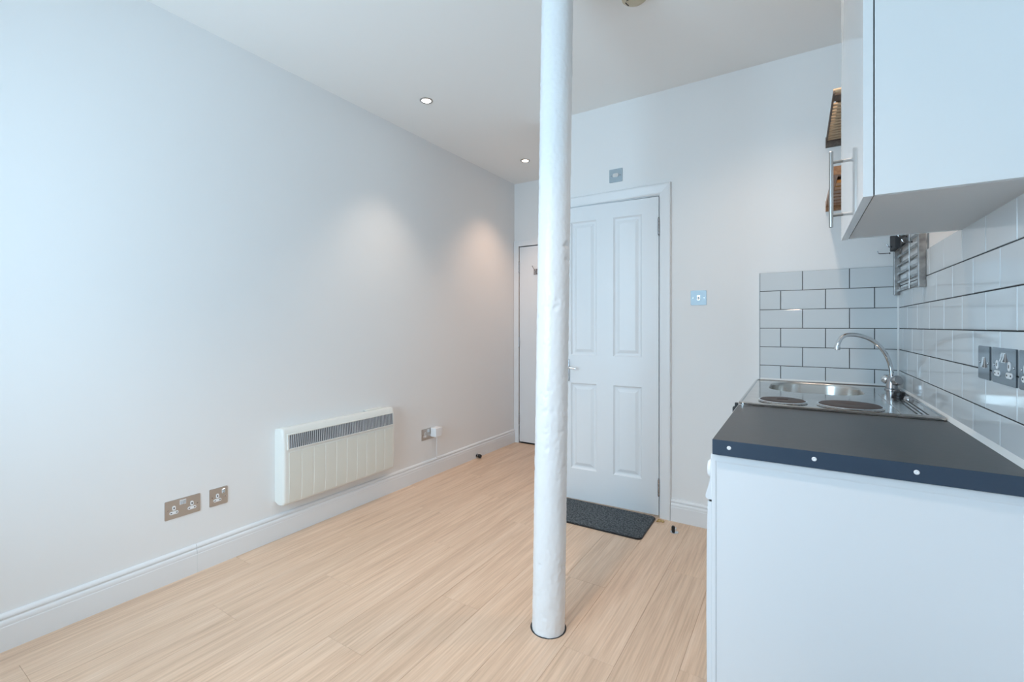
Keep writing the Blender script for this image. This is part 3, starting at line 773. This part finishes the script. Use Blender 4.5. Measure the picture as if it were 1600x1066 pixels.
# ------------------------------------------------------------------ doormat and door stops
t = thing('doormat', 'dark grey rectangular doormat in front of the four-panel door', 'mat', (-1.045, 2.665, 0))
bm = NB(); out = rrect(0.62, 0.352, 0.03, 5)
prism(bm, out, 'Z', 0.0008, 0.006)
ed = [e for e in bm.edges if all(v.co.z > 0.005 for v in e.verts)]
bmesh.ops.bevel(bm, geom=ed, offset=0.002, segments=2, affect='EDGES')
obj('backing', bm, 'black', t)
from mathutils import noise as NZ
bm = NB(); nx, ny = 120, 70; vs = {}
for i in range(nx+1):
    for j in range(ny+1):
        x_, y_ = -0.304+0.608*i/nx, -0.170+0.340*j/ny
        # pull the grid corners in to follow the rounded outline
        ex, ey = abs(x_)-0.280, abs(y_)-0.146
        if ex > 0 and ey > 0:
            l = math.hypot(ex, ey); k = max(ex, ey)/l
            x_ = math.copysign(0.280+ex*k, x_); y_ = math.copysign(0.146+ey*k, y_)
        vs[i, j] = bm.verts.new((x_, y_, 0.0075 + 0.0012*NZ.noise(Vector((x_*110, y_*110, 0))) + 0.0008*NZ.noise(Vector((x_*260, y_*260, 3)))))
for i in range(nx):
    for j in range(ny): bm.faces.new((vs[i, j], vs[i+1, j], vs[i+1, j+1], vs[i, j+1]))
obj('pile', bm, 'mat', t)
t.rotation_euler = (0, 0, R(1.0))

t = thing('door_stop', 'small chrome and black floor door stop right of the doormat', 'door stop', (-0.600, 2.700, 0.0))
bm = NB(); lathe(bm, [(0, 0), (0.023, 0), (0.023, 0.002), (0.019, 0.004), (0, 0.005)], (0, 0, 0.0002), 'Z', 24); obj('base_plate', bm, 'chrome', t)
bm = NB(); lathe(bm, [(0, 0.0), (0.008, 0), (0.010, 0.004), (0.010, 0.024), (0.007, 0.030), (0, 0.031)], (-0.006, 0, 0.005), 'Z', 18); obj('buffer', bm, 'black', t)
bm = NB(); bx(bm, 0.004, 0.012, -0.008, 0.008, 0.0045, 0.028, 0.003); obj('guard', bm, 'chrome', t)
t = thing('door_stop', 'small black door stop at the foot of the left skirting board', 'door stop', (XL+0.018, 3.285, 0.0))
bm = NB(); lathe(bm, [(0, 0), (0.018, 0), (0.018, 0.003), (0.009, 0.006), (0.008, 0.02), (0, 0.02)], (0.0002, 0, 0.021), 'X', 20); obj('mount', bm, 'chrome_worn', t)
bm = NB(); lathe(bm, [(0, 0.018), (0.014, 0.018), (0.016, 0.022), (0.016, 0.040), (0.013, 0.045), (0, 0.046)], (0, 0, 0.021), 'X', 20); obj('buffer', bm, 'black', t)
# amber foam blob by the door frame
bm = NB()
for i in range(9):
    a = random.uniform(0, 6.28); r_ = random.uniform(0, 0.018)
    tmp = NB(); bmesh.ops.create_icosphere(tmp, subdivisions=2, radius=random.uniform(0.005, 0.010))
    for v in tmp.verts: v.co.z *= 0.5; v.co += Vector((math.cos(a)*r_*1.3, math.sin(a)*r_*1.4, 0.0025))
    merge(bm, tmp)
o = obj('foam_blob', bm, 'yellow'); o.location = (-0.712, 2.815, 0.0006); tag(o, 'crumbly amber foam residue on the floor at the mat corner', 'residue')

# ------------------------------------------------------------------ ceiling fittings
def downlight(x, y, lens, label, pw, col, ang=125):
    t = thing('downlight', label, 'ceiling light', (x, y, ZC), 0)
    bm = NB(); lathe(bm, [(0.028, -0.0005), (0.041, -0.0005), (0.0415, -0.003), (0.038, -0.006), (0.031, -0.0065), (0.028, -0.003), (0.028, -0.0005)], (0, 0, 0), 'Z', 32)
    obj('bezel', bm, 'steel', t)
    bm = NB(); lathe(bm, [(0, -0.0035), (0.018, -0.0035), (0.0295, -0.002), (0.0295, -0.0005), (0, -0.0005)], (0, 0, 0), 'Z', 28)
    obj('lens', bm, lens, t)
    s = spot('downlight_beam', (x, y, ZC-0.02), pw, col, ang)
downlight(-2.02, 2.18, 'cooltube', 'recessed ceiling downlight left of the column, nearer and whiter one', 13, (1.0, 0.84, 0.70), 84)
downlight(-2.02, 3.43, 'warmtube', 'recessed ceiling downlight beside the column, farther and warmer one', 15, (1.0, 0.66, 0.46), 96)

downlight(-0.75, 0.55, 'cooltube', 'unseen fill light added in the ceiling above the viewer', 29, (1.0, 0.78, 0.62), 110)  # added lamp out of view, fills the room with light
downlight(-0.02, 2.12, 'cooltube', 'unseen fill light added in the ceiling above the sink beside the wall cabinet', 11, (1.0, 0.80, 0.64), 130)  # second added fill lamp, just out of view, brightens the kitchen side
t = thing('smoke_alarm', 'round ivory smoke alarm on the ceiling at the top edge', 'smoke alarm', (-0.60, 1.955, ZC))
bm = NB(); lathe(bm, [(0, 0), (0.057, 0), (0.057, -0.010), (0.053, -0.013), (0, -0.013)], (0, 0, -0.0004), 'Z', 40); obj('base', bm, 'alarm', t)
bm = NB(); lathe(bm, [(0.050, -0.0135), (0.0565, -0.0145), (0.0555, -0.024), (0.048, -0.031), (0.036, -0.034), (0, -0.035)], (0, 0, 0), 'Z', 40); obj('cover', bm, 'alarm', t)
bm = NB()
tube(bm, [(-0.045+0.09*i/8, -0.012-0.006*math.sin(i/8*PI), -0.0345-0.0*i) for i in range(1, 8)], 0.0016, 6)
tube(bm, [(-0.040, -0.004, -0.0335), (-0.037, 0.010, -0.034), (-0.034, 0.020, -0.034)], 0.0022, 6)
obj('seam', bm, 'dark', t)

# ------------------------------------------------------------------ wall cabinet
t = thing('wall_cabinet', 'white gloss wall cabinet with bar handle above the tiled wall', 'cabinet', (0, 0, 0))
CX, CY0, CY1, CZ0, CZ1 = 0.121, 1.262, 1.862, H+0.2865, 2.40
for ya in (CY0, CY1-0.016): obj('side_board', bx(NB(), CX+0.0205, XR-0.001, ya, ya+0.016, CZ0, CZ1, 0.0006, 1), 'cab', t)
bm = NB(); bx(bm, CX+0.0205, XR-0.001, CY0+0.0162, CY1-0.0162, CZ0+0.0004, CZ0+0.016); obj('bottom_board', bm, 'cabunder', t)
bm = NB(); bx(bm, CX+0.0205, XR-0.001, CY0+0.0162, CY1-0.0162, CZ1-0.016, CZ1-0.0004); obj('top_board', bm, 'cabunder', t)
bm = NB(); bx(bm, CX+0.019, CX+0.0200, CY0+0.004, CY1-0.004, CZ0+0.003, CZ1-0.003); obj('door_gap_shade', bm, 'dark', t)  # dark sheet imitating the shade in the gap behind the door
dr_ = obj('door', bx(NB(), CX, CX+0.018, CY0-0.001, CY1-0.001, CZ0-0.002, CZ1, 0.0008, 2), 'cabdoor', t)
hy = 1.790
bm = NB(); cyl(bm, 0.0062, 0.243, (CX-0.031, hy, H+0.319), 'Z', 18, 0.0006)
for zz in (H+0.357, H+0.527): cyl(bm, 0.0048, 0.034, (CX, hy, zz), '-X', 14)
hd = obj('handle', bm, 'steel', dr_); hd['label'] = 'brushed steel bar handle'

# ------------------------------------------------------------------ slatted shelves in the corner beyond the cabinet
def slat_shelf(label, z, rail, slat, n, sw_, gap_first, ybeg, odd=()):
    t = thing('slatted_shelf', label, 'shelf', (0, 0, 0))
    x0 = 0.120; x1 = XR-0.002
    for xa in (x0, x1-0.018):
        obj('side_rail', bx(NB(), xa, xa+(0.007 if rail == 'darkwood' else 0.018), ybeg, YB-0.018, z, z+(0.012 if rail == 'darkwood' else 0.024), 0.001), rail, t)
    obj('back_rail', bx(NB(), x0, x1, YB-0.0175, YB-0.001, z-0.022, z+0.030, 0.001), rail, t)
    bm = NB()
    if rail == 'darkwood':
        cyl(bm, 0.010, x1-x0-0.002, (x0+0.001, ybeg+0.012, z+0.014), 'X', 14)
        obj('front_bar', bm, slat, t)
        obj('front_board', bx(NB(), x0+0.007, x1-0.018, ybeg+0.045, ybeg+0.105, z+0.010, z+0.020, 0.001), rail, t)
    else:
        bx(bm, x0, x1, ybeg-0.018, ybeg-0.001, z-0.002, z+0.034, 0.001)
        obj('front_board', bm, rail, t)
    obj('gap_shade_board', bx(NB(), x0+0.0185, x1-0.0185, ybeg+0.11, YB-0.018, z+0.0245, z+0.030), 'darkwood', t)  # dark board added above the slats so the gaps look shaded
    a0 = ybeg + gap_first; st = (YB-0.03-a0)/n
    for i in range(n):
        yy = a0 + (i+0.5)*st
        bm = NB()
        if rail == 'darkwood':
            cyl(bm, st*0.21, x1-0.018-x0-0.007, (x0+0.007, yy, z+0.008), 'X', 12); m_ = slat
        else:
            bx(bm, x0+0.018, x1-0.018, yy-st*sw_/2, yy+st*sw_/2, z-0.004, z+0.010, 0.002); m_ = 'amberwood' if i in odd else slat
        obj('slat', bm, m_, t)
    return t
slat_shelf('dark brown slatted wooden shelf with thin round slats, upper of two', H+0.945, 'darkwood', 'slatwood', 13, 0.6, 0.115, 2.262)
slat_shelf('warm brown slatted wooden shelf with flat slats, lower of two', H+0.615, 'warmwood', 'warmwood', 7, 0.74, 0.10, 2.275, odd=(0, 1))

# ------------------------------------------------------------------ steel rail rack with hooks
t = thing('rail_rack', 'grey steel ladder rack mounted on the tiled wall below the cabinet', 'rack', (0, 0, 0))
RX = 0.4005
RY0, RY1 = 2.311, 2.838
for yy in (RY1, RY0):
    p = obj('post', bx(NB(), RX-0.0105, RX+0.0105, yy-0.012, yy+0.012, H+0.150, H+0.56, 0.0015), 'rackmetal', t)
    obj('wall_spacer', cyl(NB(), 0.006, XR-0.0005-RX-0.0105, (RX+0.0105, yy, H+0.52), 'X', 12), 'rackmetal', p)
for k in range(10):
    zz = H+0.170 + 0.040*k
    obj('rung', bx(NB(), RX+0.002, RX+0.0075, RY0+0.0125, RY1-0.0125, zz-0.0055, zz+0.0055, 0.001), 'rackmetal', t)
obj('hook_block', bx(NB(), RX-0.030, RX-0.011, 2.66, 2.80, H+0.355, H+0.43, 0.003), 'dark', t)
for yy in (2.536,): obj('upright_rod', tube(NB(), [(RX-0.0005, yy, H+0.16), (RX-0.0005, yy, H+0.55)], 0.0022, 8), 'rackmetal', t)
for i, (yy, zz, L_) in enumerate(((2.785, H+0.347, 0.042), (2.740, H+0.370, 0.012), (2.60, H+0.392, 0.026), (2.49, H+0.352, 0.028), (2.38, H+0.392, 0.03))):
    x0 = RX-0.0305 if yy > 2.65 else RX+0.0015
    h = thing('hook', ['lowest wire hook, pointing left from the rack block', 'short wire hook just above the lowest hook', 'wire hook at the middle of the rack rungs', 'wire hook between the two upright rods and the near post', 'wire hook close to the near rack post'][i], 'hook', (0, 0, 0), 0, 'wire hooks on the steel rack')
    bm = NB(); tube(bm, cr([(x0, yy, zz), (x0-L_*0.5, yy, zz), (x0-L_*0.95, yy, zz+0.001), (x0-L_-0.003, yy, zz+0.006), (x0-L_-0.006, yy, zz+0.014)], 3), 0.0022, 8)
    obj('wire', bm, 'chrome_worn', h)
    bm = NB(); cyl(bm, 0.004, 0.003, (x0+0.0002, yy, zz), '-X', 10); obj('collar', bm, 'dark', h)
